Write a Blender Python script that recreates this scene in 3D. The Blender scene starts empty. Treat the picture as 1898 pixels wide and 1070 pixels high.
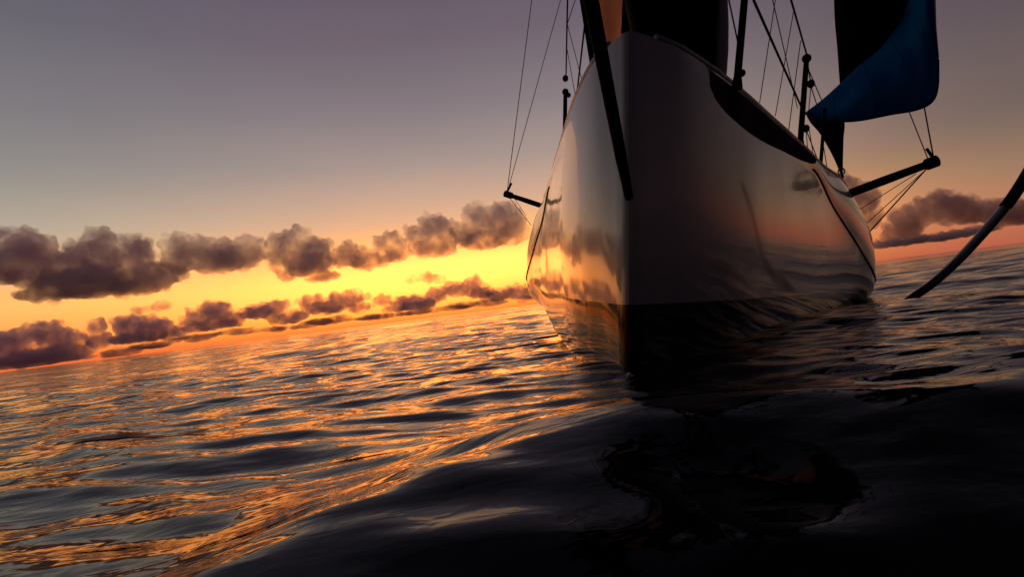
import bpy, bmesh, math, random
import numpy as np
from mathutils import Vector, Matrix, noise

random.seed(7)
rng = np.random.default_rng(11)
S = bpy.context.scene
COL = S.collection
RAD = math.radians

def lin(r, g, b, k=1.0):
    f = lambda c: (c / 12.92 if c <= .04045 else ((c + .055) / 1.055) ** 2.4)
    return (f(r / 255) * k, f(g / 255) * k, f(b / 255) * k, 1)

# ------------------------------------------------------------------ camera
FPX = 1000.0                       # focal length in pixels of a 1898 px wide picture
ROLL = RAD(7.27)
PITCH = math.atan(34.7 / FPX)
EYE = 0.42
cd = bpy.data.cameras.new("camera")
cam = bpy.data.objects.new("camera", cd)
COL.objects.link(cam)
cd.sensor_width = 36
cd.lens = 36 * FPX / 1898
cd.clip_start = 0.02
cd.clip_end = 120000
cam.matrix_world = (Matrix.Translation((0, 0, EYE)) @ Matrix.Rotation(math.pi / 2 + PITCH, 4, 'X')
                    @ Matrix.Rotation(-ROLL, 4, 'Z'))
S.camera = cam

# ------------------------------------------------------------------ light
SUN_AZ = -6.0                      # degrees, clockwise from +Y
SUN_EL = 3.0
S.view_settings.view_transform = 'Standard'
S.view_settings.look = 'None'
S.view_settings.exposure = 0
S.view_settings.gamma = 1
S.view_settings.use_curve_mapping = False
S.cycles.max_bounces = 8
S.cycles.volume_bounces = 6
S.cycles.caustics_reflective = False
S.cycles.caustics_refractive = False

W = bpy.data.worlds.new("World")
S.world = W
W.use_nodes = True
nt = W.node_tree
nt.nodes.clear()

class NT:
    def __init__(s, tree): s.t = tree
    def n(s, kind, **kw):
        d = s.t.nodes.new(kind)
        for k, v in kw.items(): setattr(d, k, v)
        return d
    def link(s, a, b): s.t.links.new(a, b)
    def m(s, op, a, b=None, c=None, clamp=False):
        d = s.n('ShaderNodeMath', operation=op)
        d.use_clamp = clamp
        for i, v in enumerate((a, b, c)):
            if v is None: continue
            if isinstance(v, (int, float)): d.inputs[i].default_value = v
            else: s.link(v, d.inputs[i])
        return d.outputs[0]
    def mix(s, f, a, b, op='MIX'):
        d = s.n('ShaderNodeMix', data_type='RGBA', blend_type=op)
        for i, v in ((0, f), (6, a), (7, b)):
            if isinstance(v, (int, float, tuple)): d.inputs[i].default_value = v
            else: s.link(v, d.inputs[i])
        return d.outputs[2]
    def ramp(s, f, stops, interp='LINEAR'):
        d = s.n('ShaderNodeValToRGB')
        cr = d.color_ramp
        cr.interpolation = interp
        while len(cr.elements) < len(stops): cr.elements.new(.5)
        for e, (p, c) in zip(cr.elements, sorted(stops, key=lambda q: q[0])):
            e.position = p; e.color = c
        s.link(f, d.inputs[0])
        return d.outputs[0]

w = NT(nt)
tc = w.n('ShaderNodeTexCoord')
sep = w.n('ShaderNodeSeparateXYZ')
w.link(tc.outputs['Generated'], sep.inputs[0])
el = w.m('MULTIPLY', w.m('ARCSINE', w.m('MINIMUM', w.m('MAXIMUM', sep.outputs[2], -1.), 1.)), 180 / math.pi)
hl = w.m('SQRT', w.m('ADD', w.m('ADD', w.m('MULTIPLY', sep.outputs[0], sep.outputs[0]),
                                w.m('MULTIPLY', sep.outputs[1], sep.outputs[1])), 1e-8))
ca = w.m('DIVIDE', w.m('ADD', w.m('MULTIPLY', sep.outputs[0], math.sin(RAD(SUN_AZ))),
                       w.m('MULTIPLY', sep.outputs[1], math.cos(RAD(SUN_AZ)))), hl)
ang = w.m('MULTIPLY', w.m('ARCCOSINE', w.m('MINIMUM', w.m('MAXIMUM', ca, -1.), 1.)), 180 / math.pi)
ef = w.m('DIVIDE', el, 90., clamp=True)
# how the dusk sky changes with height above the horizon: towards the sun, across it, and opposite
def stops(lst): return [(e / 90, lin(*c)) for e, c in lst]
A = w.ramp(ef, stops([(0, (255, 112, 52)), (1, (255, 156, 60)), (2.2, (255, 160, 72)), (5, (255, 184, 98)), (8, (255, 186, 112)), (10.5, (232, 180, 142)),
                      (13, (204, 168, 146)), (16, (172, 152, 144)), (21, (140, 128, 132)), (27, (116, 103, 114)), (31, (106, 94, 108)), (45, (96, 90, 102)), (65, (62, 60, 74)), (90, (34, 34, 46))]))
B = w.ramp(ef, stops([(0, (184, 98, 76)), (1.5, (190, 112, 82)), (3.5, (174, 126, 96)), (6, (150, 122, 100)), (10.5, (118, 101, 96)),
                      (18, (98, 86, 92)), (25, (86, 76, 86)), (38, (48, 43, 52)), (50, (33, 31, 39)), (90, (26, 26, 36))]))
Cc = w.ramp(ef, stops([(0, (86, 62, 64)), (6, (74, 58, 64)), (15, (48, 41, 50)), (35, (30, 28, 36)), (90, (25, 25, 35))]))
def smooth(v, a, b):
    d = w.n('ShaderNodeMapRange', interpolation_type='SMOOTHSTEP')
    w.link(v, d.inputs[0]); d.inputs[1].default_value = a; d.inputs[2].default_value = b
    return d.outputs[0]
BL = w.ramp(ef, stops([(0, (240, 108, 58)), (2, (252, 148, 72)), (5, (250, 186, 106)), (8, (220, 184, 134)), (11, (182, 172, 152)), (15, (152, 148, 142)),
                       (20, (128, 125, 129)), (27, (105, 104, 114)), (31, (100, 98, 110)), (45, (96, 92, 104)), (65, (64, 62, 76)), (90, (34, 34, 46))]))
side = w.m('DIVIDE', w.m('SUBTRACT', w.m('MULTIPLY', sep.outputs[0], math.cos(RAD(SUN_AZ))),
                         w.m('MULTIPLY', sep.outputs[1], math.sin(RAD(SUN_AZ)))), hl)
sky = w.mix(smooth(side, -.15, .15), w.mix(smooth(ang, 6, 44), A, BL), w.mix(smooth(ang, 12, 53), A, B))
sky = w.mix(smooth(w.m('ADD', ang, w.m('MULTIPLY', smooth(side, -.15, .15), 24.)), 78, 118), sky, Cc)
# the bright glow of the sun just hidden by the cloud bank
g1 = w.m('DIVIDE', ang, 25.); g2 = w.m('DIVIDE', w.m('SUBTRACT', el, 4.2), 3.0)
glow = w.m('EXPONENT', w.m('MULTIPLY', w.m('ADD', w.m('MULTIPLY', g1, g1), w.m('MULTIPLY', g2, g2)), -1.))
gcol = w.n('ShaderNodeCombineColor')
for i, k in enumerate((3.5, .70, .08)): w.link(w.m('MULTIPLY', glow, k), gcol.inputs[i])
sky = w.mix(1.0, sky, gcol.outputs[0], 'ADD')
# uneven high haze, drawn out along the horizon
hm = w.n('ShaderNodeMapping'); hm.inputs['Scale'].default_value = (2.2, 2.2, 9); w.link(tc.outputs['Generated'], hm.inputs[0])
hn = w.n('ShaderNodeTexNoise'); hn.inputs['Scale'].default_value = 1.3; hn.inputs['Detail'].default_value = 5; w.link(hm.outputs[0], hn.inputs['Vector'])
sky = w.mix(1.0, sky, w.ramp(hn.outputs[0], [(.3, (.93, .935, .95, 1)), (.7, (1, .99, .98, 1))]), 'MULTIPLY')
nish = w.n('ShaderNodeTexSky', sky_type='NISHITA', sun_disc=False)
nish.sun_elevation = RAD(SUN_EL); nish.sun_rotation = RAD(SUN_AZ)
bg1 = w.n('ShaderNodeBackground'); w.link(sky, bg1.inputs[0]); bg1.inputs[1].default_value = 1.0
bg2 = w.n('ShaderNodeBackground'); w.link(nish.outputs[0], bg2.inputs[0]); bg2.inputs[1].default_value = 0.0008
add = w.n('ShaderNodeAddShader'); w.link(bg1.outputs[0], add.inputs[0]); w.link(bg2.outputs[0], add.inputs[1])
out = w.n('ShaderNodeOutputWorld'); w.link(add.outputs[0], out.inputs[0])
W.cycles.sampling_method = 'MANUAL'
W.cycles.sample_map_resolution = 1024

sl = bpy.data.lights.new("sun", 'SUN')
sl.energy = 0.10; sl.angle = RAD(34); sl.color = (1.0, .42, .13)
so = bpy.data.objects.new("sun", sl); COL.objects.link(so)
sd = Vector((math.sin(RAD(SUN_AZ)) * math.cos(RAD(SUN_EL)), math.cos(RAD(SUN_AZ)) * math.cos(RAD(SUN_EL)), math.sin(RAD(SUN_EL))))
so.rotation_euler = sd.to_track_quat('Z', 'Y').to_euler()

# ------------------------------------------------------------------ materials
def principled(name, base, rough=.5, **kw):
    m = bpy.data.materials.new(name); m.use_nodes = True
    t = NT(m.node_tree); b = m.node_tree.nodes['Principled BSDF']
    b.inputs['Base Color'].default_value = base if len(base) == 4 else (*base, 1)
    b.inputs['Roughness'].default_value = rough
    for k, v in kw.items(): b.inputs[k.replace('_', ' ')].default_value = v
    return m, t, b

def mottle(t, b, c1, c2, scale=3., rough=None, bump=0., bscale=40., coord='Object', stretch=(1, 1, 1)):
    tcn = t.n('ShaderNodeTexCoord'); mp = t.n('ShaderNodeMapping'); mp.inputs['Scale'].default_value = stretch
    t.link(tcn.outputs[coord], mp.inputs[0])
    n1 = t.n('ShaderNodeTexNoise'); n1.inputs['Scale'].default_value = scale; n1.inputs['Detail'].default_value = 5
    t.link(mp.outputs[0], n1.inputs['Vector'])
    t.link(t.ramp(n1.outputs[0], [(.3, (*c1, 1)), (.7, (*c2, 1))]), b.inputs['Base Color'])
    if rough:
        mr = t.n('ShaderNodeMapRange'); t.link(n1.outputs[0], mr.inputs[0])
        mr.inputs[1].default_value = .3; mr.inputs[2].default_value = .7
        mr.inputs[3].default_value = rough[0]; mr.inputs[4].default_value = rough[1]
        t.link(mr.outputs[0], b.inputs['Roughness'])
    if bump:
        n2 = t.n('ShaderNodeTexNoise'); n2.inputs['Scale'].default_value = bscale; n2.inputs['Detail'].default_value = 4
        t.link(mp.outputs[0], n2.inputs['Vector'])
        bp_ = t.n('ShaderNodeBump'); bp_.inputs['Strength'].default_value = bump; bp_.inputs['Distance'].default_value = .02
        t.link(n2.outputs[0], bp_.inputs['Height']); t.link(bp_.outputs[0], b.inputs['Normal'])

M = {}
m, t, b = principled('hull_paint', (.2, .2, .2), .07, Coat_Weight=.85, Coat_IOR=1.5, Specular_IOR_Level=.25)
mottle(t, b, (.21, .20, .21), (.26, .245, .25), 1.2, (.22, .38), .10, 1.6)
n3 = t.n('ShaderNodeTexNoise'); n3.inputs['Scale'].default_value = 2.5; n3.inputs['Detail'].default_value = 6
mp3 = t.n('ShaderNodeMapping'); mp3.inputs['Scale'].default_value = (1, 1, .25); tc3 = t.n('ShaderNodeTexCoord')
t.link(tc3.outputs['Object'], mp3.inputs[0]); t.link(mp3.outputs[0], n3.inputs['Vector'])
mr3 = t.n('ShaderNodeMapRange'); t.link(n3.outputs[0], mr3.inputs[0])
for k_, v_ in ((1, .3), (2, .75), (3, .02), (4, .14)): mr3.inputs[k_].default_value = v_
t.link(mr3.outputs[0], b.inputs['Coat Roughness'])
for l_ in list(m.node_tree.links):
    if l_.to_socket == b.inputs['Normal']: t.link(l_.from_socket, b.inputs['Coat Normal'])
M['hull'] = m
m, t, b = principled('bottom_dark_reflection', (.01, .01, .012), .12, Specular_IOR_Level=.12)  # black of the mirrored dark water put into the lower hull colour
mottle(t, b, (.008, .008, .01), (.02, .018, .02), 3, (.03, .12)); M['bottom'] = m
m, t, b = principled('dark_panel', (.01, .01, .014), .15, Specular_IOR_Level=0.)
mottle(t, b, (.03, .026, .05), (.09, .05, .06), 3.5, (.4, .55)); M['panel'] = m
m, t, b = principled('carbon', (.01, .01, .01), .35, Specular_IOR_Level=.03)
mottle(t, b, (.004, .004, .005), (.009, .008, .009), 9, (.65, .85)); M['carbon'] = m
m, t, b = principled('foil_carbon', (.03, .03, .035), .25)
mottle(t, b, (.03, .03, .036), (.05, .048, .055), 4, (.2, .35)); M['foil'] = m
m, t, b = principled('rope', (.02, .018, .018), .8)
mottle(t, b, (.012, .011, .011), (.03, .026, .026), 60); M['rope'] = m
m, t, b = principled('mast_paint', (.25, .25, .26), .3)
mottle(t, b, (.2, .2, .21), (.27, .27, .28), 3, (.25, .4)); M['mast'] = m
m, t, b = principled('deck_paint', (.3, .3, .3), .6)
mottle(t, b, (.25, .25, .26), (.32, .32, .32), 5, None, .3, 200); M['deck'] = m
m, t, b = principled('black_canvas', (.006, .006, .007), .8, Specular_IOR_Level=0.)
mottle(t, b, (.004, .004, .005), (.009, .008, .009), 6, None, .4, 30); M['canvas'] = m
m, t, b = principled('sunset_tinted_sailcloth', (.5, .4, .33), .7)
mottle(t, b, (.8, .56, .46), (.88, .66, .55), 5, None, .3, 12)  # white cloth tinted peach, the sunset light mixed into its colour
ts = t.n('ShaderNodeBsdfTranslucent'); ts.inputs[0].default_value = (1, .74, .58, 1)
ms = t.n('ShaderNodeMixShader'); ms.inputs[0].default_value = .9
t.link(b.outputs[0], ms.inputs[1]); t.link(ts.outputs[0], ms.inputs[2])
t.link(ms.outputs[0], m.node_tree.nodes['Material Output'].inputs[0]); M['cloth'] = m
m, t, b = principled('blue_sailcloth', (.004, .03, .1), .55, Specular_IOR_Level=0.)
mottle(t, b, (.006, .10, .36), (.02, .28, .6), 1.6, (.5, .7), .25, 14)
ts = t.n('ShaderNodeBsdfTranslucent'); ts.inputs[0].default_value = (.006, .2, .6, 1)
ms = t.n('ShaderNodeMixShader'); ms.inputs[0].default_value = .45
t.link(b.outputs[0], ms.inputs[1]); t.link(ts.outputs[0], ms.inputs[2])
t.link(ms.outputs[0], m.node_tree.nodes['Material Output'].inputs[0]); M['blue'] = m
m, t, b = principled('foam', (.7, .7, .7), .6); M['foam'] = m

# sea water: dark body, mirror surface
m, t, b = principled('sea_water', (.004, .006, .009), .045, IOR=1.333)
geo = t.n('ShaderNodeNewGeometry')
def ripple(scale, sx, sy, rot, detail, dist, strength, prev=None):
    mp = t.n('ShaderNodeMapping'); mp.inputs['Scale'].default_value = (sx, sy, 1); mp.inputs['Rotation'].default_value = (0, 0, rot)
    t.link(geo.outputs['Position'], mp.inputs[0])
    nn = t.n('ShaderNodeTexNoise'); nn.inputs['Scale'].default_value = scale; nn.inputs['Detail'].default_value = detail
    nn.inputs['Roughness'].default_value = .5; nn.inputs['Distortion'].default_value = .4
    t.link(mp.outputs[0], nn.inputs['Vector'])
    bb = t.n('ShaderNodeBump'); bb.inputs['Strength'].default_value = strength; bb.inputs['Distance'].default_value = dist
    t.link(nn.outputs[0], bb.inputs['Height'])
    if prev is not None: t.link(prev, bb.inputs['Normal'])
    return bb.outputs[0]
n_ = ripple(.6, .55, 1, .2, 4, .34, .6)
n_ = ripple(7., .4, 1, -.15, 2, .011, .7, n_)
n_ = ripple(24., .5, 1, .25, 2, .0022, .8, n_)
t.link(n_, b.inputs['Normal'])
M['sea'] = m

def cloud_mat(name, density, col, size, lo=.33, hi=.64, g=.3):
    m = bpy.data.materials.new(name); m.use_nodes = True
    m.node_tree.nodes.clear(); t = NT(m.node_tree)
    v = t.n('ShaderNodeVolumePrincipled')
    v.inputs['Color'].default_value = (*col, 1); v.inputs['Anisotropy'].default_value = g
    gp = t.n('ShaderNodeNewGeometry')
    nz = t.n('ShaderNodeTexNoise'); nz.inputs['Scale'].default_value = 1 / size; nz.inputs['Detail'].default_value = 4
    nz.inputs['Roughness'].default_value = .62
    t.link(gp.outputs['Position'], nz.inputs['Vector'])
    mr = t.n('ShaderNodeMapRange'); t.link(nz.outputs[0], mr.inputs[0])
    for k, q in ((1, lo), (2, hi), (3, density * .1), (4, density)): mr.inputs[k].default_value = q
    t.link(mr.outputs[0], v.inputs['Density'])
    o = t.n('ShaderNodeOutputMaterial'); t.link(v.outputs[0], o.inputs['Volume'])
    return m
M['cloud_near'] = cloud_mat('cloud_near', .021, (1., .93, 1.0), 115)
M['cloud_low'] = cloud_mat('cloud_low', .012, (1., .87, 1.0), 210)
M['cloud_streak'] = cloud_mat('cloud_streak', .0062, (.9, .66, .6), 260, .4, .6)
M['cloud_pink'] = cloud_mat('cloud_pink', .016, (1., .86, .86), 130, .34, .56)
M['cloud_wisp'] = cloud_mat('cloud_wisp', .010, (.92, .82, .86), 120, .38, .66)

# ------------------------------------------------------------------ helpers
def link(name, me, mat=None, parent=None):
    o = bpy.data.objects.new(name, me); COL.objects.link(o)
    if mat is not None: me.materials.append(mat)
    if parent is not None: o.parent = parent
    return o
def tag(o, label=None, cat=None, group=None, kind=None):
    for k, v in (('label', label), ('category', cat), ('group', group), ('kind', kind)):
        if v: o[k] = v
    return o
def mesh(name, v, f, smooth=True):
    me = bpy.data.meshes.new(name)
    me.from_pydata([tuple(p) for p in v], [], f)
    if smooth: me.polygons.foreach_set('use_smooth', [True] * len(me.polygons))
    me.update(); return me
def recalc(me):
    bm = bmesh.new(); bm.from_mesh(me); bmesh.ops.recalc_face_normals(bm, faces=bm.faces); bm.to_mesh(me); bm.free()
def grid_faces(nu, nv, closed=False):
    f = []
    for i in range(nu - 1):
        for j in range(nv if closed else nv - 1):
            k = (j + 1) % nv
            f.append((i * nv + j, i * nv + k, (i + 1) * nv + k, (i + 1) * nv + j))
    return f
def tube_data(pts, rad, n=10, flat=None):
    """Tube along pts; rad a number or one per point; flat squashes the section along a given axis."""
    P = [Vector(p) for p in pts]; R = rad if hasattr(rad, '__len__') else [rad] * len(P)
    v, ref = [], None
    for i, p in enumerate(P):
        tn = (P[min(i + 1, len(P) - 1)] - P[max(i - 1, 0)]).normalized()
        if ref is None: ref = Vector((0, 1, 0)) if abs(tn.y) < .9 else Vector((1, 0, 0))
        a = (ref - tn * ref.dot(tn)).normalized(); c = tn.cross(a); ref = a
        for k in range(n):
            th = 2 * math.pi * k / n
            q = a * math.cos(th) * R[i] * (flat[0] if flat else 1) + c * math.sin(th) * R[i] * (flat[1] if flat else 1)
            v.append(p + q)
    f = grid_faces(len(P), n, True)
    f.append(tuple(range(n))[::-1]); f.append(tuple((len(P) - 1) * n + k for k in range(n)))
    return v, f
def tube(name, pts, rad, mat, parent, n=10, flat=None):
    v, f = tube_data(pts, rad, n, flat); me = mesh(name, v, f); recalc(me)
    return link(name, me, mat, parent)
def join(parts):
    V, Fc = [], []
    for v, f in parts:
        o = len(V); V += list(v); Fc += [tuple(i + o for i in q) for q in f]
    return V, Fc
def ball_data(c, r, sz=1.0, n=12):
    pts = [Vector(c) + Vector((0, 0, -r * sz * math.cos(math.pi * k / 8))) for k in range(9)]
    rad = [max(r * math.sin(math.pi * k / 8), r * .02) for k in range(9)]
    return tube_data(pts, rad, n)
def catmull(P, n):
    P = [np.array(p, float) for p in P]; P = [2 * P[0] - P[1]] + P + [2 * P[-1] - P[-2]]
    o = []
    for i in range(1, len(P) - 2):
        for k in range(n):
            u = k / n; a, b_, c, d = P[i - 1:i + 3]
            o.append(.5 * ((2 * b_) + (c - a) * u + (2 * a - 5 * b_ + 4 * c - d) * u * u + (3 * b_ - a - 3 * c + d) * u ** 3))
    o.append(P[-2]); return np.array(o)

# world direction through a point of the 1898x1070 frame
def ray(X, Y):
    px, py = X - 949, 535 - Y
    u = px * math.cos(ROLL) + py * math.sin(ROLL); v = -px * math.sin(ROLL) + py * math.cos(ROLL)
    d = Vector((u, FPX * math.cos(PITCH) - v * math.sin(PITCH), FPX * math.sin(PITCH) + v * math.cos(PITCH)))
    return d / d.y
# yacht frame: x to its port side (right in the view), y aft from the stem, z up from the waterline
YAW, HEEL = RAD(20), RAD(7.5)
ORG = Vector((.54, 2.79, 0))
BM = Matrix.Translation(ORG) @ Matrix.Rotation(-YAW, 4, 'Z') @ Matrix.Rotation(HEEL, 4, 'Y')
BI = BM.inverted()
def bp(X, Y, s):
    o = BI @ Vector((0, 0, EYE)); d = BI.to_3x3() @ ray(X, Y)
    return o + d * ((s - o.y) / d.y)

# ------------------------------------------------------------------ sea
def build_sea():
    r = [.12]
    while r[-1] < 60000:
        q = .0075 if r[-1] < 12 else (.012 if r[-1] < 60 else .05)
        r.append(r[-1] * (1 + q))
    r = np.array(r)
    half = RAD(62)
    th = np.concatenate([np.linspace(-half, half, 880), np.linspace(half, 2 * math.pi - half, 150)[1:-1]])
    R_, T_ = np.meshgrid(r, th, indexing='ij')
    X = (R_ * np.sin(T_)).ravel(); Y = (R_ * np.cos(T_)).ravel(); D = R_.ravel()
    sp = np.maximum(np.gradient(r)[:, None] * np.ones_like(T_), R_ * (2 * half / 880)).ravel()
    Z = np.zeros_like(X); DX = np.zeros_like(X); DY = np.zeros_like(X)
    N = 70
    lam = np.geomspace(.16, 17, N)
    for i, L in enumerate(lam):
        a = rng.normal(math.pi + .28, (.38 if L > 1.2 else .5))
        dx, dy = math.sin(a), math.cos(a); k = 2 * math.pi / L; ph = rng.uniform(0, 2 * math.pi)
        amp = .0050 * L ** .95 * (1 if L < 5 else (5 / L) ** .7) * float(np.interp(L, [.3, .6, 1.5, 4, 8], [1.3, .9, .5, .5, .8]))
        fade = np.clip((L / sp - 2.5) / 3, 0, 1)
        p = k * (X * dx + Y * dy) + ph
        s_, c_ = np.sin(p), np.cos(p)
        # patches of livelier and calmer water
        env = .75 + .5 * np.sin(.23 * X / max(L, .5) + ph * 3) * np.sin(.19 * Y / max(L, .5) + ph * 5)
        Z += amp * fade * env * c_
        DX -= .8 * amp * fade * env * dx * s_; DY -= .8 * amp * fade * env * dy * s_
    calm = np.clip((D - .05) / .7, .4, 1)
    Z *= calm
    # the wave rearing up close in front of the lens
    cx = np.array([-3, -1.2, -.6, -.3, 0, .25, .6, 1.0, 1.6, 3, 5]); cy = np.array([.15, .42, .7, .95, 1.1, 1.18, 1.08, 1.02, 1.1, 1.4, 1.8])
    ca_ = np.array([0, .0, .03, .075, .12, .145, .15, .145, .135, .09, 0])
    yc = np.interp(X, cx, cy); am = np.interp(X, cx, ca_); q = Y - yc
    Z += am * np.where(q < 0, np.exp(-(q / .42) ** 2), np.exp(-(q / .5) ** 2))
    # never reach the lens
    Z = np.where(D < .7, np.minimum(Z, .2), Z)
    co = np.stack([X + DX * calm, Y + DY * calm, Z], 1)
    co = np.concatenate([co, [[0, 0, 0]]])
    nr, na = len(r), len(th)
    i = np.arange(nr - 1)[:, None]; j = np.arange(na)[None, :]; j2 = (j + 1) % na
    quads = np.stack([i * na + j, (i + 1) * na + j, (i + 1) * na + j2, i * na + j2], -1).reshape(-1, 4)
    tri = np.stack([np.full(na, nr * na), np.arange(na), (np.arange(na) + 1) % na], 1)
    me = bpy.data.meshes.new('sea')
    me.vertices.add(len(co)); me.vertices.foreach_set('co', co.ravel())
    nl = quads.size + tri.size
    me.loops.add(nl); me.loops.foreach_set('vertex_index', np.concatenate([quads[:, ::-1].ravel(), tri[:, ::-1].ravel()]).astype(np.int32))
    npoly = len(quads) + len(tri)
    me.polygons.add(npoly)
    ls = np.concatenate([np.arange(len(quads)) * 4, quads.size + np.arange(len(tri)) * 3])
    me.polygons.foreach_set('loop_start', ls.astype(np.int32))
    me.polygons.foreach_set('use_smooth', np.ones(npoly, bool))
    me.update(calc_edges=True); me.validate()
    n = np.zeros(len(me.polygons) * 3); me.polygons.foreach_get('normal', n)
    if n[2::3].mean() < 0: me.flip_normals()
    tag(link('sea', me, M['sea']), kind='structure')
build_sea()

# ------------------------------------------------------------------ clouds
def cloud(puffs, dist, mat, label, depth=.7, rough=.55, seed=0, group=None):
    """Heaped puffs welded into one skin and roughened, filled with a thin dark vapour."""
    c0 = Vector((0, 0, EYE)) + ray(*[sum(p[k] for p in puffs) / len(puffs) for k in (0, 1)]) * dist
    bm = bmesh.new(); rmin = 1e9
    puffs = [(x, y, rx * 1.12, ry * (1.08 if dist < 6000 else .82)) for x, y, rx, ry in puffs]
    for i, (X, Y, rx, ry) in enumerate(puffs):
        p = Vector((0, 0, EYE)) + ray(X, Y) * dist - c0
        k = dist / FPX; rr = random.Random(seed * 100 + i)
        mt = Matrix.Translation(p + Vector((0, rr.uniform(-.3, .3) * rx * k, 0))) @ Matrix.Diagonal((rx * k, rx * k * depth, ry * k, 1))
        bmesh.ops.create_icosphere(bm, subdivisions=3, radius=1, matrix=mt)
        rmin = min(rmin, ry * k)
        # smaller heads budding from the upper side and ragged shreds along the rim
        if ry > 7:
            for c in range(int(9 + rx * .28)):
                a = rr.uniform(-.35, math.pi + .35) if c % 4 else rr.uniform(0, 2 * math.pi)
                e = rr.uniform(.72, 1.06); q = rr.uniform(.14, .38) * (1 if c % 3 else .6)
                r2 = q * (rx * ry) ** .5 * k
                pc = p + Vector((math.cos(a) * rx * k * e, rr.uniform(-.5, .2) * rx * k * depth, math.sin(a) * ry * k * e))
                bmesh.ops.create_icosphere(bm, subdivisions=2, radius=1, matrix=Matrix.Translation(pc) @ Matrix.Diagonal((r2 * rr.uniform(1, 1.5), r2, r2 * .9, 1)))
    me0 = bpy.data.meshes.new('tmp'); bm.to_mesh(me0); bm.free()
    ob = bpy.data.objects.new('tmp', me0); COL.objects.link(ob)
    rm = ob.modifiers.new('r', 'REMESH'); rm.mode = 'VOXEL'; rm.voxel_size = dist / FPX * 1.7
    dg = bpy.context.evaluated_depsgraph_get()
    me = bpy.data.meshes.new_from_object(ob.evaluated_get(dg))
    bpy.data.objects.remove(ob); bpy.data.meshes.remove(me0)
    n = len(me.vertices); co = np.zeros(n * 3); no = np.zeros(n * 3)
    me.vertices.foreach_get('co', co); me.vertices.foreach_get('normal', no)
    co = co.reshape(-1, 3); no = no.reshape(-1, 3)
    L = dist / FPX * 22; amp = dist / FPX * 20 * rough
    off = Vector((seed * 13.7, seed * 5.1, seed * 2.3))
    d = np.empty(n)
    for i in range(n):
        q = Vector(co[i]) / L + off
        d[i] = (1 - abs(noise.noise(q)) * 2) * .5 + .6 * noise.noise(q * 2.1) + .4 * noise.noise(q * 4.5) + .22 * noise.noise(q * 9)
    top = .55 + .45 * np.clip(no[:, 2] + .4, 0, 1)
    co += no * (d * amp * top)[:, None]
    me.vertices.foreach_set('co', co.ravel()); me.update()
    # weld again: folds of the roughened skin would leave pinholes
    ob = bpy.data.objects.new('tmp', me); COL.objects.link(ob)
    rm = ob.modifiers.new('r', 'REMESH'); rm.mode = 'VOXEL'; rm.voxel_size = dist / FPX * 1.9; rm.use_smooth_shade = True
    dg = bpy.context.evaluated_depsgraph_get()
    me2 = bpy.data.meshes.new_from_object(ob.evaluated_get(dg))
    bpy.data.objects.remove(ob); bpy.data.meshes.remove(me); me = me2
    me.materials.clear(); me.name = 'cloud'
    o = link('cloud', me, mat); o.location = c0
    tag(o, label, 'cloud', group)
    return o

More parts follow.
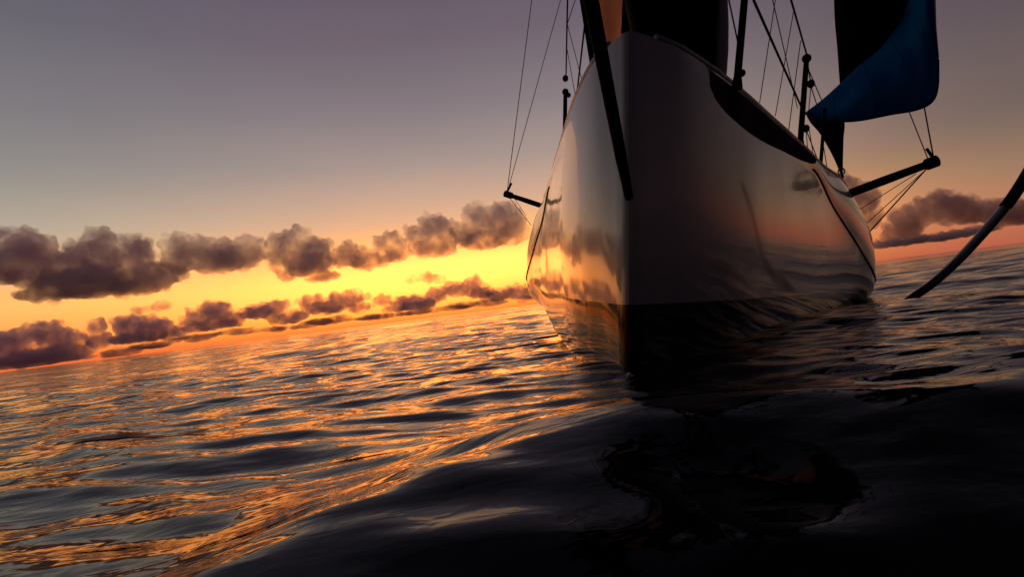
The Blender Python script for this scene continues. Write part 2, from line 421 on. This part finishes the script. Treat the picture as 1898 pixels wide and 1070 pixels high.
CN, CL, CW = M['cloud_near'], M['cloud_low'], M['cloud_wisp']
UP, LO, RT = 'upper row of dusk clouds', 'low row of clouds along the horizon', 'clouds right of the yacht'
OUT = 'clouds left of the picture, mirrored in the hull'
CLOUDS = [
 ([(-60, 500, 70, 42), (15, 482, 60, 42), (60, 458, 34, 26), (100, 505, 60, 32), (160, 480, 46, 32), (185, 448, 24, 20), (235, 478, 42, 32), (268, 518, 58, 26), (190, 526, 80, 24), (95, 543, 48, 13)],
  3000, CN, 'largest dark cloud of the upper row, cut by the left edge', UP),
 ([(330, 458, 22, 22), (345, 478, 34, 24), (400, 480, 48, 25), (372, 455, 20, 16), (445, 474, 38, 26), (468, 462, 18, 16)],
  3000, CN, 'long lumpy grey cloud next right of the largest upper cloud', UP),
 ([(522, 466, 28, 30), (548, 448, 28, 20), (560, 480, 46, 28), (595, 484, 26, 20), (600, 515, 30, 6), (575, 500, 34, 10)],
  3000, CN, 'tall round topped grey cloud with a trailing wisp beneath it', UP),
 ([(645, 477, 26, 19), (682, 482, 42, 15), (722, 462, 26, 22), (742, 468, 14, 14)],
  3000, CN, 'low saddle shaped cloud between two rounder upper clouds', UP),
 ([(773, 440, 20, 20), (806, 424, 26, 24), (816, 455, 26, 20), (790, 463, 26, 13)],
  3000, CN, 'small upright cloud left of the cloud by the yacht', UP),
 ([(864, 432, 24, 20), (890, 402, 22, 22), (922, 412, 34, 30), (948, 428, 28, 26), (902, 447, 42, 14)],
  3000, CN, 'heaped upper cloud touching the outrigger and pale hull side', UP),
 ([(18, 638, 38, 26), (72, 618, 32, 20), (112, 630, 30, 22), (130, 655, 44, 16), (40, 665, 60, 14)],
  8000, CL, 'broad low cloud at the far left above the horizon', LO),
 ([(180, 606, 13, 16), (187, 632, 20, 14)], 8000, CL, 'thin mushroom shaped cloud standing alone low at left', LO),
 ([(235, 606, 26, 22), (280, 606, 32, 18), (322, 616, 24, 12), (270, 625, 48, 10)], 8000, CL, 'flat based low cloud right of the mushroom shaped one', LO),
 ([(365, 594, 24, 16), (396, 580, 28, 22), (424, 594, 24, 16), (390, 604, 46, 9)], 8000, CL, 'domed low cloud under the gap between upper clouds', LO),
 ([(470, 580, 28, 13), (500, 576, 24, 18), (534, 590, 32, 11)], 8000, CL, 'small low cloud above the brightest horizon streak', LO),
 ([(574, 560, 20, 16), (610, 570, 34, 14), (642, 558, 28, 18), (666, 570, 18, 12)], 8000, CL, 'dark low cloud with two heads below the yellow sky', LO),
 ([(706, 558, 14, 9), (748, 560, 26, 9), (762, 568, 40, 9)], 8000, CL, 'ragged thin low cloud under the clearest yellow sky', LO),
 ([(810, 548, 18, 14), (845, 538, 26, 13), (876, 530, 20, 14), (890, 544, 24, 9)], 8000, CL, 'low cloud rising to the right beneath the small wisp', LO),
 ([(926, 548, 30, 10), (962, 542, 24, 13), (990, 545, 26, 10)], 8000, CL, 'low cloud running behind the left side of the hull', LO),
 ([(770, 520, 14, 5), (792, 516, 20, 7), (815, 520, 12, 4)], 5000, CW, 'small reddish wisp floating in the yellow gap', 'thin wisps in the yellow gap'),
 ([(265, 575, 16, 4), (295, 570, 18, 5)], 5000, CW, 'tiny faint wisp below the largest upper cloud', 'thin wisps in the yellow gap'),
 ([(1555, 345, 30, 16), (1590, 370, 30, 26), (1612, 402, 18, 22)], 4000, M['cloud_pink'], 'pinkish cloud showing behind the right deck edge', RT),
 ([(1668, 428, 30, 14), (1692, 402, 34, 22), (1740, 388, 40, 24), (1772, 378, 26, 16), (1806, 394, 44, 18), (1862, 398, 46, 20), (1920, 394, 50, 20)],
  4000, M['cloud_pink'], 'long pinkish cloud between the hull and the foil', RT),
 ([(1670, 449, 50, 7), (1745, 440, 48, 6), (1810, 428, 40, 5)], 6000, M['cloud_pink'], 'flat pale streak of cloud under the long pink cloud', RT),
]
for i, (pf, dist, mt, lb, gp) in enumerate(CLOUDS):
    cloud(pf, dist, mt, lb, seed=i + 1, group=gp)
# the bank goes on to the left of the picture; it is seen mirrored in the pale side of the hull
def aim(az, e): return (math.sin(RAD(az)), math.cos(RAD(az)), math.tan(RAD(e)))
def bank_cloud(az, e, wd, ht, dist, mat, label, seed):
    r2 = random.Random(seed)
    f = 17.5
    pf = [(r2.uniform(-1, 1) * wd * f * .5, r2.uniform(-.3, .5) * ht * f * .5, wd * f * r2.uniform(.14, .26), ht * f * r2.uniform(.22, .42)) for _ in range(7)]
    base = [(949 + x, 570 - y, a, c) for x, y, a, c in pf]
    o = cloud(base, dist, mat, label, seed=seed, group=OUT)
    o.location = Vector((0, 0, EYE)) + Vector(aim(az, e)) * dist
    o.rotation_euler = (0, 0, -RAD(az))
for i, (az, e, wd, ht) in enumerate([(-51, 10, 12, 6), (-63, 9.5, 11, 5), (-74, 11, 12, 6), (-87, 10, 13, 5), (-100, 10, 10, 6)]):
    bank_cloud(az, e, wd, ht, 3000, M['cloud_near'], 'dark cloud of the upper row outside the picture, ' + ['first', 'second', 'third', 'fourth', 'fifth'][i] + ' beyond its left edge', 70 + i)
for i, (az, e, wd, ht) in enumerate([(-48, 2.6, 9, 3), (-58, 2.4, 8, 2.4), (-68, 2.8, 9, 3.2), (-80, 2.4, 10, 2.6)]):
    bank_cloud(az, e, wd, ht, 7500, M['cloud_low'], 'low dark cloud on the horizon outside the picture, ' + ['first', 'second', 'third', 'fourth'][i] + ' beyond its left edge', 90 + i)
STREAKS = [(40, 677, 95, 5), (250, 650, 60, 5), (330, 632, 80, 6), (470, 612, 60, 5), (555, 604, 55, 6), (640, 592, 60, 6), (720, 584, 50, 5), (800, 574, 60, 5), (900, 562, 60, 6), (985, 555, 40, 5)]
SWHERE = ['at the far left edge', 'under the mushroom shaped low cloud', 'left of the brightest yellow streak', 'over the brightest yellow streak',
          'just right of the brightest yellow streak', 'under the two headed low cloud', 'under the ragged thin low cloud', 'under the low cloud that rises right',
          'last open one before the hull', 'touching the left side of the hull']
rr = random.Random(5)
for i, (X, Y, rx, ry) in enumerate(STREAKS):
    pf = [(X + rr.uniform(-1, 1) * rx * .8, Y - .0 + rr.uniform(-1, 1) * 4, rx * rr.uniform(.25, .6), ry * rr.uniform(.5, 1.)) for _ in range(6)]
    pf = [(x, Y + (X - x) * .1275 + (y - Y), a, c) for x, y, a, c in pf]
    cloud(pf, 11000, M['cloud_streak'], 'thin broken streak of cloud on the horizon, ' + SWHERE[i], seed=40 + i, rough=.22, group='streaks on the horizon')

# ------------------------------------------------------------------ the yacht
Y = bpy.data.objects.new('racing_yacht', None); COL.objects.link(Y); Y.matrix_world = BM
tag(Y, 'big glossy racing yacht seen bow on, heeled slightly, with outriggers and a curved foil', 'yacht')

sS = [0, .008, .035, .12, .3, .6, 1, 2, 3.2, 4, 5, 6, 7, 9, 13, 18]
DECK = [.0, .024, .05, .115, .235, .375, .535, .89, 1.31, 1.57, 1.95, 2.23, 2.45, 2.7, 2.8, 2.6]
WL = [.0, .021, .042, .085, .17, .33, .52, .88, 1.30, 1.58, 1.9, 2.16, 2.3, 2.45, 2.45, 2.2]
CHB = [.0, .024, .05, .115, .238, .385, .55, .915, 1.345, 1.67, 2.13, 2.56, 2.74, 2.9, 2.95, 2.75]
CHZ = [1.6, 1.6, 1.6, 1.6, 1.6, 1.6, 1.6, 1.6, 1.58, 1.3, .92, .52, .4, .36, .36, .36]
KEEL = [-.12, -.122, -.126, -.14, -.17, -.22, -.28, -.38, -.46, -.5, -.52, -.54, -.54, -.52, -.4, -.1]
def cub(x, xs, ys):
    """smooth (monotone) interpolation"""
    xs = np.array(xs, float); ys = np.array(ys, float); h = np.diff(xs); d = np.diff(ys) / h
    mm = np.zeros(len(xs)); mm[0], mm[-1] = d[0], d[-1]
    for i in range(1, len(xs) - 1):
        if d[i - 1] * d[i] > 0:
            w1, w2 = 2 * h[i] + h[i - 1], h[i] + 2 * h[i - 1]
            mm[i] = (w1 + w2) / (w1 / d[i - 1] + w2 / d[i])
    i = int(np.clip(np.searchsorted(xs, x) - 1, 0, len(h) - 1)); u = (x - xs[i]) / h[i]
    return ((1 + 2 * u) * (1 - u) ** 2 * ys[i] + u * (1 - u) ** 2 * h[i] * mm[i] + u * u * (3 - 2 * u) * ys[i + 1] + u * u * (u - 1) * h[i] * mm[i + 1])
ZD = 1.76
def section(s):
    """half section from keel to deck edge: (x, z) list"""
    bd, b0, bc, zc, zk = (cub(s, sS, q) for q in (DECK, WL, CHB, CHZ, KEEL))
    zm = zc * .5
    k = float(np.interp(s, [0, 2, 4, 6], [.5, .55, .72, .8]))
    bm_ = b0 + (bc - b0) * k + .06 * min(1, s / 1.2) * float(np.interp(s, [3, 5], [1, .3]))
    low = catmull([(0, zk), (b0 * .55, zk * .86), (b0 * .88, zk * .42), (b0, 0), (bm_, zm), (bc, zc)], 7)
    up = np.array([(bc + (bd - bc) * u + float(np.interp(s, [0, 3, 6], [0, .02, .12])) * math.sin(math.pi * u), zc + (ZD - zc) * u) for u in np.linspace(0, 1, 12)[1:]])
    return np.concatenate([low, up])
ST = np.concatenate([np.linspace(0, 1, 40)**2.2, np.linspace(1, 8, 48)[1:], np.linspace(8, 18, 14)[1:]])
SEC = [section(s) for s in ST]
NS = len(SEC[0])
def hull_x(s, z):
    sc = section(s); return float(np.interp(z, sc[:, 1], sc[:, 0]))
DARK_TOP = .36  # height up to which the hull is coloured as dark reflection
def hull_part(name, mat, zlo, zhi, off=0.0):
    """both sides of the hull between two heights, cut along clean lines"""
    v, f = [], []
    n = 26
    for sgn in (1, -1):
        base = len(v)
        for s, sc in zip(ST, SEC):
            arc = np.concatenate([[0], np.cumsum(np.hypot(*np.diff(sc, axis=0).T))])
            zz = sc[:, 1] + np.arange(NS) * 1e-6
            a0 = 0 if zlo is None else np.interp(zlo, zz, arc); a1 = np.interp(zhi, zz, arc)
            # keep the crease of the chine as a row of its own
            ac = arc[35]
            if a0 < ac < a1 - .02:
                k = 16; arcs = np.concatenate([np.linspace(a0, ac, k), np.linspace(ac, a1, n - k + 1)[1:]])
            else: arcs = np.linspace(a0, a1, n)
            for a in arcs:
                v.append((sgn * (np.interp(a, arc, sc[:, 0]) + off), s, np.interp(a, arc, sc[:, 1])))
        g = grid_faces(len(ST), n)
        f += [tuple(i + base for i in (q if sgn > 0 else q[::-1])) for q in g]
    # rounded stem between the two sides
    for j in range(n - 1):
        a, b_ = j, j + 1; c, d = len(ST) * n + j, len(ST) * n + j + 1
        f.append((a, b_, d, c))
    # transom
    e = (len(ST) - 1) * n
    for j in range(n - 1):
        f.append((e + j, e + j + 1, len(ST) * n + e + j + 1, len(ST) * n + e + j))
    me = mesh(name, v, f)
    bm = bmesh.new(); bm.from_mesh(me); bmesh.ops.remove_doubles(bm, verts=bm.verts, dist=.0005)
    bmesh.ops.recalc_face_normals(bm, faces=bm.faces); bm.to_mesh(me); bm.free()
    return link(name, me, mat, Y)
hull = hull_part('hull', M['hull'], DARK_TOP, ZD)
hull_part('hull_bottom', M['bottom'], None, DARK_TOP)
# deck, slightly cambered
dv, n = [], 13
for s in ST:
    bd = section(s)[-1, 0] - .004
    for u in np.linspace(-1, 1, n): dv.append((bd * u, s + .01, ZD - .006 + .05 * min(1, s / 3) * (1 - u * u)))
link('deck', mesh('deck', dv, grid_faces(len(ST), n)), M['deck'], Y)
# toe rails along both deck edges
for sg in (1, -1):
    tube('toe_rail', [(sg * (section(s)[-1, 0] - .012), s, ZD + .012) for s in np.linspace(.15, 17.5, 90)], .02, M['mast'], Y, 8)
# dark seam running down the chine
for sg in (1, -1):
    pts = []
    for s in np.linspace(3.2, 6.6, 40): pts.append((sg * (cub(s, sS, CHB) + .002), s, cub(s, sS, CHZ)))
    tube('chine_seam', pts, .011, M['carbon'], Y, 6)
# dark painted panel below the port deck edge
pv, ns_ = [], 40
for i, s in enumerate(np.linspace(.62, 3.35, ns_)):
    lo = cub(s, [.62, .7, .9, 1.3, 2.2, 2.9, 3.2, 3.35], [1.64, 1.58, 1.53, 1.5, 1.55, 1.60, 1.635, 1.71])
    for z in np.linspace(lo, 1.735, 8): pv.append((hull_x(s, z) + .004, s, z))
link('dark_hull_panel', mesh('dark_hull_panel', pv, grid_faces(ns_, 8)), M['panel'], Y)
# bowsprit and the strut below it
tube('bowsprit', [(0, 1.0, 1.92), (0, 0, 2.13), (0, -3.1, 2.75)], [.07, .06, .045], M['carbon'], Y, 14)
tube('bobstay', [(0, .02, .91), (0, -.25, 1.06), (0, -3.05, 2.72)], [.022, .027, .028], M['carbon'], Y, 14)
# mast with spreaders far above
tube('mast', [(0, 6.9, 1.7), (0, 6.95, 10), (0, 7.15, 22), (0, 7.3, 28)], [.17, .17, .14, .1], M['mast'], Y, 18)
# coachroof ahead of the mast
cv, n = [], 9
for s, wd, ht in ((4.6, .25, .02), (5, .75, .16), (5.8, 1.05, .3), (7, 1.25, .42), (9, 1.3, .5), (10.5, 1.25, .1)):
    for u in np.linspace(-1, 1, n): cv.append((wd * u, s, ZD + .03 + ht * (1 - abs(u) ** 4)))
link('coachroof', mesh('coachroof', cv, grid_faces(6, n)), M['mast'], Y)

def line(a, b, r=.0035, name='rigging_line', sag=0., parent=Y):
    a, b = Vector(a), Vector(b)
    pts = [a.lerp(b, k / 6) - Vector((0, 0, sag * 4 * (k / 6) * (1 - k / 6))) for k in range(7)]
    return tube(name, pts, r, M['rope'], parent, 6)
def block(p, r=.04, name='pulley_block', parent=Y):
    p = Vector(p)
    v, f = join([ball_data(p, r, 1.15), tube_data([p - Vector((r * .55, 0, 0)), p + Vector((r * .55, 0, 0))], r * .9, 12)])
    me = mesh(name, v, f); recalc(me); return link(name, me, M['carbon'], parent)

# outriggers with their shrouds
TL, TR = Vector((-3.11, 6.5, 2.11)), Vector((3.40, 6.5, 2.18))
for tip, root, rd in ((TL, Vector((-2.2, 6.5, 1.77)), .045), (TR, Vector((2.2, 6.5, 1.735)), .062)):
    og = tube('outrigger', [root, root.lerp(tip, .5), tip], [rd, rd * 1.05, rd * .85], M['carbon'], Y, 14)
    d = (tip - root).normalized()
    tube('end_fitting', [tip - d * .12, tip - d * .1, tip + d * .04, tip + d * .05], [rd, rd * 1.35, rd * 1.35, rd], M['carbon'], og, 12)
    tube('turnbuckle', [tip + Vector((0, 0, .03)), tip + Vector((-.1 * d.x, 0, .2))], .022, M['carbon'], og, 8)
    bracket = [root - d * .1 + Vector((0, 0, -.12)), root + Vector((0, 0, -.05))]
    tube('bracket', bracket, .05, M['carbon'], og, 8)
SH = 'shroud'
line(TL, (0, 7.25, 26), .007, SH); line(TL, (0, 7.0, 13), .006, SH)
line(TR, (0, 7.25, 26), .009, SH); line(TR + Vector((-.06, 0, 0)), (0, 7.0, 13), .007, SH)
line(TL, bp(985, 418, 6.4), .006); line(TL + Vector((.12, 0, -.04)), bp(975, 400, 6.4), .005)
line(TR + Vector((-.05, 0, -.04)), bp(1606, 436, 6.1), .010)
line(bp(1712, 318, 6.5), bp(1600, 420, 6.1), .006); line(bp(1698, 322, 6.5), bp(1588, 392, 6.2), .006)

# stanchions, pulpits, lifelines
def stanchion(base, top, r, name='stanchion', knob=.0):
    base, top = Vector(base), Vector(top); d = (top - base)
    o = tube(name, [base - d * .02, base + d * .5, top], [r, r * .95, r * .9], M['carbon'], Y, 10)
    tube('foot', [base - Vector((0, 0, .03)), base + d.normalized() * .04], [r * 1.5, r * 1.1], M['carbon'], o, 10)
    if knob:
        me = mesh('cap', *ball_data(top, knob)); recalc(me); link('cap', me, M['carbon'], o)
    return o
stanchion((.55, .85, ZD - .05), bp(1385, -60, .8), .024, 'pulpit_post')
stanchion((-.27, .45, ZD), bp(1076, -20, .42), .017, 'pulpit_post')
stanchion(bp(1483, 268, 3.05), bp(1495, 108, 3.05), .027, knob=.043)
stanchion((-.84, 1.95, 1.70), bp(1048, 170, 1.95), .02, knob=.03)
stanchion(bp(1521, 308, 4.3), bp(1529, 200, 4.3), .02)
for sg in (1, -1):
    for s in (8, 11, 14): stanchion((sg * (section(s)[-1, 0] - .05), s, ZD), (sg * (section(s)[-1, 0] - .05), s, ZD + .6), .016)
block(bp(1048, 145, 1.95), .027); block(bp(1048, 280, 1.9), .016); block(bp(1054, 176, 1.9), .02)
block(bp(1503, 155, 3.1), .036); block(bp(1494, 238, 3.2), .034); block(bp(1376, 135, .85), .02)
LL = 'lifeline'
line(bp(1049, 148, 1.95), bp(1051, 40, 1.1), .006, LL); line(bp(1051, 40, 1.1), bp(1054, -90, .6), .006, LL)
line(bp(1048, 165, 1.95), bp(1048, 282, 1.9), .003)
line(bp(1051, 42, 1.1), bp(1092, 200, 1.0), .0028); line(bp(1051, 90, 1.5), bp(1076, 232, 1.5), .003)
line(bp(1060, 255, 1.9), bp(1085, 35, .6), .006, LL); line(bp(1085, 35, .6), bp(1087, -60, .45), .004, LL)
line(bp(1066, 0, 1.0), bp(1051, 45, 1.1), .003); line(bp(1066, 0, 1.0), bp(1090, -80, .8), .003)
line(bp(1495, 100, 3.05), bp(1465, -5, 1.6), .008, LL); line(bp(1465, -5, 1.6), bp(1400, -220, .8), .006, LL)
line(bp(1486, 200, 3.05), bp(1397, 0, .85), .009, LL)
line(bp(1408, 190, 1.5), bp(1440, -20, 1.5), .0035); line(bp(1437, 215, 2.0), bp(1471, 20, 1.9), .0035)
line(bp(1462, 240, 2.4), bp(1484, 75, 2.5), .004); line(bp(1430, -10, 1.5), bp(1478, 200, 2.6), .0035)
line(bp(1350, -5, .75), bp(1368, 80, .8), .005)
line(bp(1503, 160, 3.1), bp(1516, 200, 4.0), .005); line(bp(1503, 160, 3.1), bp(1498, 215, 3.2), .004); line(bp(1495, 105, 3.05), bp(1503, 155, 3.1), .006)
line(bp(1494, 240, 3.2), bp(1497, 275, 3.3), .004); line(bp(1494, 240, 3.2), bp(1516, 297, 4.0), .005); line(bp(1500, 240, 3.3), bp(1507, 285, 3.6), .004)
line(bp(1525, 262, 4.3), bp(1534, 318, 4.5), .005); line(bp(1529, 200, 4.3), bp(1495, 120, 3.05), .005, LL)
block(bp(1535, 320, 4.6), .028); block(bp(1579, 375, 6.2), .05, 'deck_fitting')

# curved foil rising from the water on the port side
fp = [(1.9, 4.95, -.25), (2.3, 4.9, -.08)] + [tuple(bp(x, y, s)) for x, y, s in ((1690, 553, 4.85), (1730, 524, 4.8), (1775, 483, 4.75), (1815, 440, 4.7), (1848, 402, 4.66), (1872, 372, 4.63), (1898, 333, 4.6), (1925, 285, 4.57), (1950, 230, 4.55))]
fc = catmull(fp, 5)
foil = tube('foil', [tuple(q) for q in fc[:-17]], .115, M['foil'], Y, 16, flat=(1.0, .40))
tip_pts = [tuple(q) for q in fc[-18:]]
tube('foil_tip', tip_pts, [.1165] * (len(tip_pts) - 6) + [.115, .11, .10, .08, .06, .03], M['carbon'], foil, 16, flat=(1.0, .42))

# ------------------------------------------------------------------ bundled sail on the foredeck
BS = bpy.data.objects.new('bundled_sail', None); COL.objects.link(BS); BS.matrix_world = BM @ Matrix.Translation((.0, 1.3, ZD))
tag(BS, 'tall bundled headsail upright on the foredeck, coloured warm on its sunset side and black on its shaded side', 'sail')
def lump(th, z):
    q = Vector((math.cos(th) * 1.6, math.sin(th) * 1.6, z * 1.3))
    return 1 + .10 * noise.noise(q * 1.3 + Vector((3, 1, 7))) + .07 * (1 - 2 * abs(noise.noise(q * 2.2 + Vector((1, 8, 2))))) + .03 * noise.noise(q * 6)
def sleeve(name, a0, a1, rx, ry, z0, z1, mat, nt_=40, nz=60, tuck=0.):
    v = []
    for i in range(nz):
        z = z0 + (z1 - z0) * i / (nz - 1)
        tp = 1 - .75 * max(0, (z - 1.2) / 3) ** 1.2
        bs = min(1, .72 + .28 * z / .25)
        for j in range(nt_):
            th = a0 + (a1 - a0) * j / (nt_ - 1); k = lump(th, z) * tp * bs
            v.append((math.cos(th) * rx * k, math.sin(th) * ry * k, z))
    me = mesh(name, v, grid_faces(nz, nt_)); o = link(name, me, mat, BS)
    return o
# single loose layer of the sail, sunset warmth put into its cloth colour
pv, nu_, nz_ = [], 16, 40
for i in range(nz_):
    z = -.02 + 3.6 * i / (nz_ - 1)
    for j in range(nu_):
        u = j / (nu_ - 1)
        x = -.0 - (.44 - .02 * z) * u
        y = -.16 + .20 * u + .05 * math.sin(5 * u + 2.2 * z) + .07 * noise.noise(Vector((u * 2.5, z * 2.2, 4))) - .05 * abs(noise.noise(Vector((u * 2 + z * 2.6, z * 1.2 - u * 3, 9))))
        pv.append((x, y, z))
pc_ = link('lit_cloth', mesh('lit_cloth', pv, grid_faces(nz_, nu_)), M['cloth'], BS)
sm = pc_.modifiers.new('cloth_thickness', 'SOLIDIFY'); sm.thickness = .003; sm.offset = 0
sleeve('shaded_side', RAD(-110), RAD(118), .46, .37, 0, 4.2, M['canvas'])  # the bundle's shaded side, its darkness put into the colour
tube('lit_edge', [(.455 + .02 * math.sin(2.1 * z), -.12, z) for z in np.linspace(-.05, 4, 24)], [.035 + .012 * math.sin(5 * z) for z in np.linspace(-.05, 4, 24)], M['mast'], BS, 10)  # pale strip standing for the bundle's lit right edge
tube('lashing', [(math.cos(a) * .475 * lump(a, .95), math.sin(a) * .38 * lump(a, .95), .95 + .03 * math.sin(3 * a)) for a in np.linspace(0, 2 * math.pi, 40)], .012, M['rope'], BS, 6)
tube('halyard', [(0, 0, 4.1), (-.04, 2, 12), (-.08, 5.6, 24)], .008, M['rope'], BS, 6)

# ------------------------------------------------------------------ blue sail set to port
SA = bpy.data.objects.new('blue_sail', None); COL.objects.link(SA); SA.matrix_world = BM
tag(SA, 'blue and black sail curling over the port rail, clew sheeted to the deck', 'sail')
def ruled(name, lo, hi, s0, s1, belly, mat, nv=16, dens=5, wr=.02, seams=()):
    lo, hi = catmull(lo, dens), catmull(hi, dens); v = []
    nu = len(lo)
    for i in range(nu):
        for j in range(nv):
            u, q = i / (nu - 1), j / (nv - 1)
            p = lo[i] * (1 - q) + hi[i] * q
            s = s0 + (s1 - s0) * q - belly * math.sin(math.pi * q) * (.35 + .65 * math.sin(math.pi * min(1, u * 1.1)))
            s += wr * noise.noise(Vector((u * 7, q * 3, s0 * 9))) * 2
            v.append(bp(p[0], p[1], s))
    o = link(name, mesh(name, v, grid_faces(nu, nv)), mat, SA)
    sm = o.modifiers.new('cloth_thickness', 'SOLIDIFY'); sm.thickness = .006; sm.offset = 0
    for fr in seams:                        # stitched seams across the cloth
        i = int(fr * (nu - 1)); tube('seam', [Vector(v[i * nv + j]) + Vector((0, -.006, 0)) for j in range(nv)], .006, mat, o, 6)
    return o
ruled('black_panel', [(1545, -260), (1545, -60), (1547, 30), (1552, 90), (1557, 160), (1562, 200)],
      [(1760, -260), (1738, -60), (1728, 0), (1715, 60), (1690, 120), (1640, 190)], 5.5, 5.6, .25, M['canvas'])
ruled('blue_panel', [(1493, 210), (1520, 222), (1562, 225), (1600, 222), (1650, 212), (1700, 203), (1728, 188), (1738, 160), (1739, 110), (1733, 50), (1730, -60), (1745, -260)],
      [(1492, 209), (1525, 184), (1557, 155), (1585, 128), (1610, 106), (1635, 84), (1655, 58), (1670, 32), (1682, 5), (1690, -25), (1695, -90), (1700, -260)], 5.0, 5.35, .35, M['blue'], wr=.035, seams=(.16, .34, .52, .7, .86))
def on_panel(x, y, s, r, name, mat, pts):
    return tube(name, [bp(a, b_, c) for a, b_, c in pts], r, mat, SA, 6)
tube('leech_tape', [bp(x, y, s_) - Vector((0, .01, 0)) for x, y, s_ in ((1738, 108, 5.0), (1733, 50, 5.0), (1730, -60, 5.0), (1745, -255, 5.0))], .022, M['mast'], SA, 6, flat=(1, .4))
tube('foot_rope', [bp(x, y, 5.0) for x, y in catmull([(1493, 210), (1520, 222), (1562, 225), (1600, 222), (1650, 212), (1700, 203), (1728, 188), (1738, 160), (1739, 110)], 5)], .012, M['rope'], SA, 6)
ruled('black_clew', [(1493, 211), (1503, 228), (1520, 248), (1540, 282), (1553, 310), (1560, 330)],
      [(1510, 208), (1530, 214), (1563, 221), (1563, 260), (1562, 300), (1562, 332)], 5.05, 5.1, .06, M['canvas'], nv=10, wr=.01)
cr = bp(1559, 318, 5.03); tube('clew_ring', [cr + Vector((.035 * math.cos(a), -.01, .045 * math.sin(a))) for a in np.linspace(0, 2 * math.pi, 17)], .009, M['mast'], SA, 6)
line(bp(1561, 326, 5.1), bp(1557, 350, 5.9), .02, 'sheet', parent=SA)
line(bp(1700, -250, 5.3), BI @ (BM @ Vector((.1, 7.1, 20))), .008, 'halyard', parent=SA)

# ------------------------------------------------------------------ flecks of foam where the stem meets the sea
fv = []
for X, Y_, r in ((1166, 694, .011), (1172, 697, .007), (1190, 699, .004), (1215, 703, .008), (1217, 700, .005), (1163, 698, .006), (1205, 701, .003)):
    d = ray(X, Y_); p = Vector((0, 0, EYE)) + d * 2.55
    fv.append(ball_data(p, r, .7, 8))
r3 = random.Random(3)
for i in range(40):
    s_ = r3.random() ** 1.6 * .9; sg = 1 if r3.random() < .55 else -1
    q = BM @ Vector((sg * (hull_x(s_, .0) + r3.uniform(.0, .05)), s_ - .02, 0)); q.z = r3.uniform(-.03, .03)
    fv.append(ball_data(q, r3.uniform(.0012, .004), .6, 6))
v, f = join(fv)
tag(link('foam', mesh('foam', v, f), M['foam']), 'tiny pale flecks of foam on the dark water at the stem', kind='stuff')
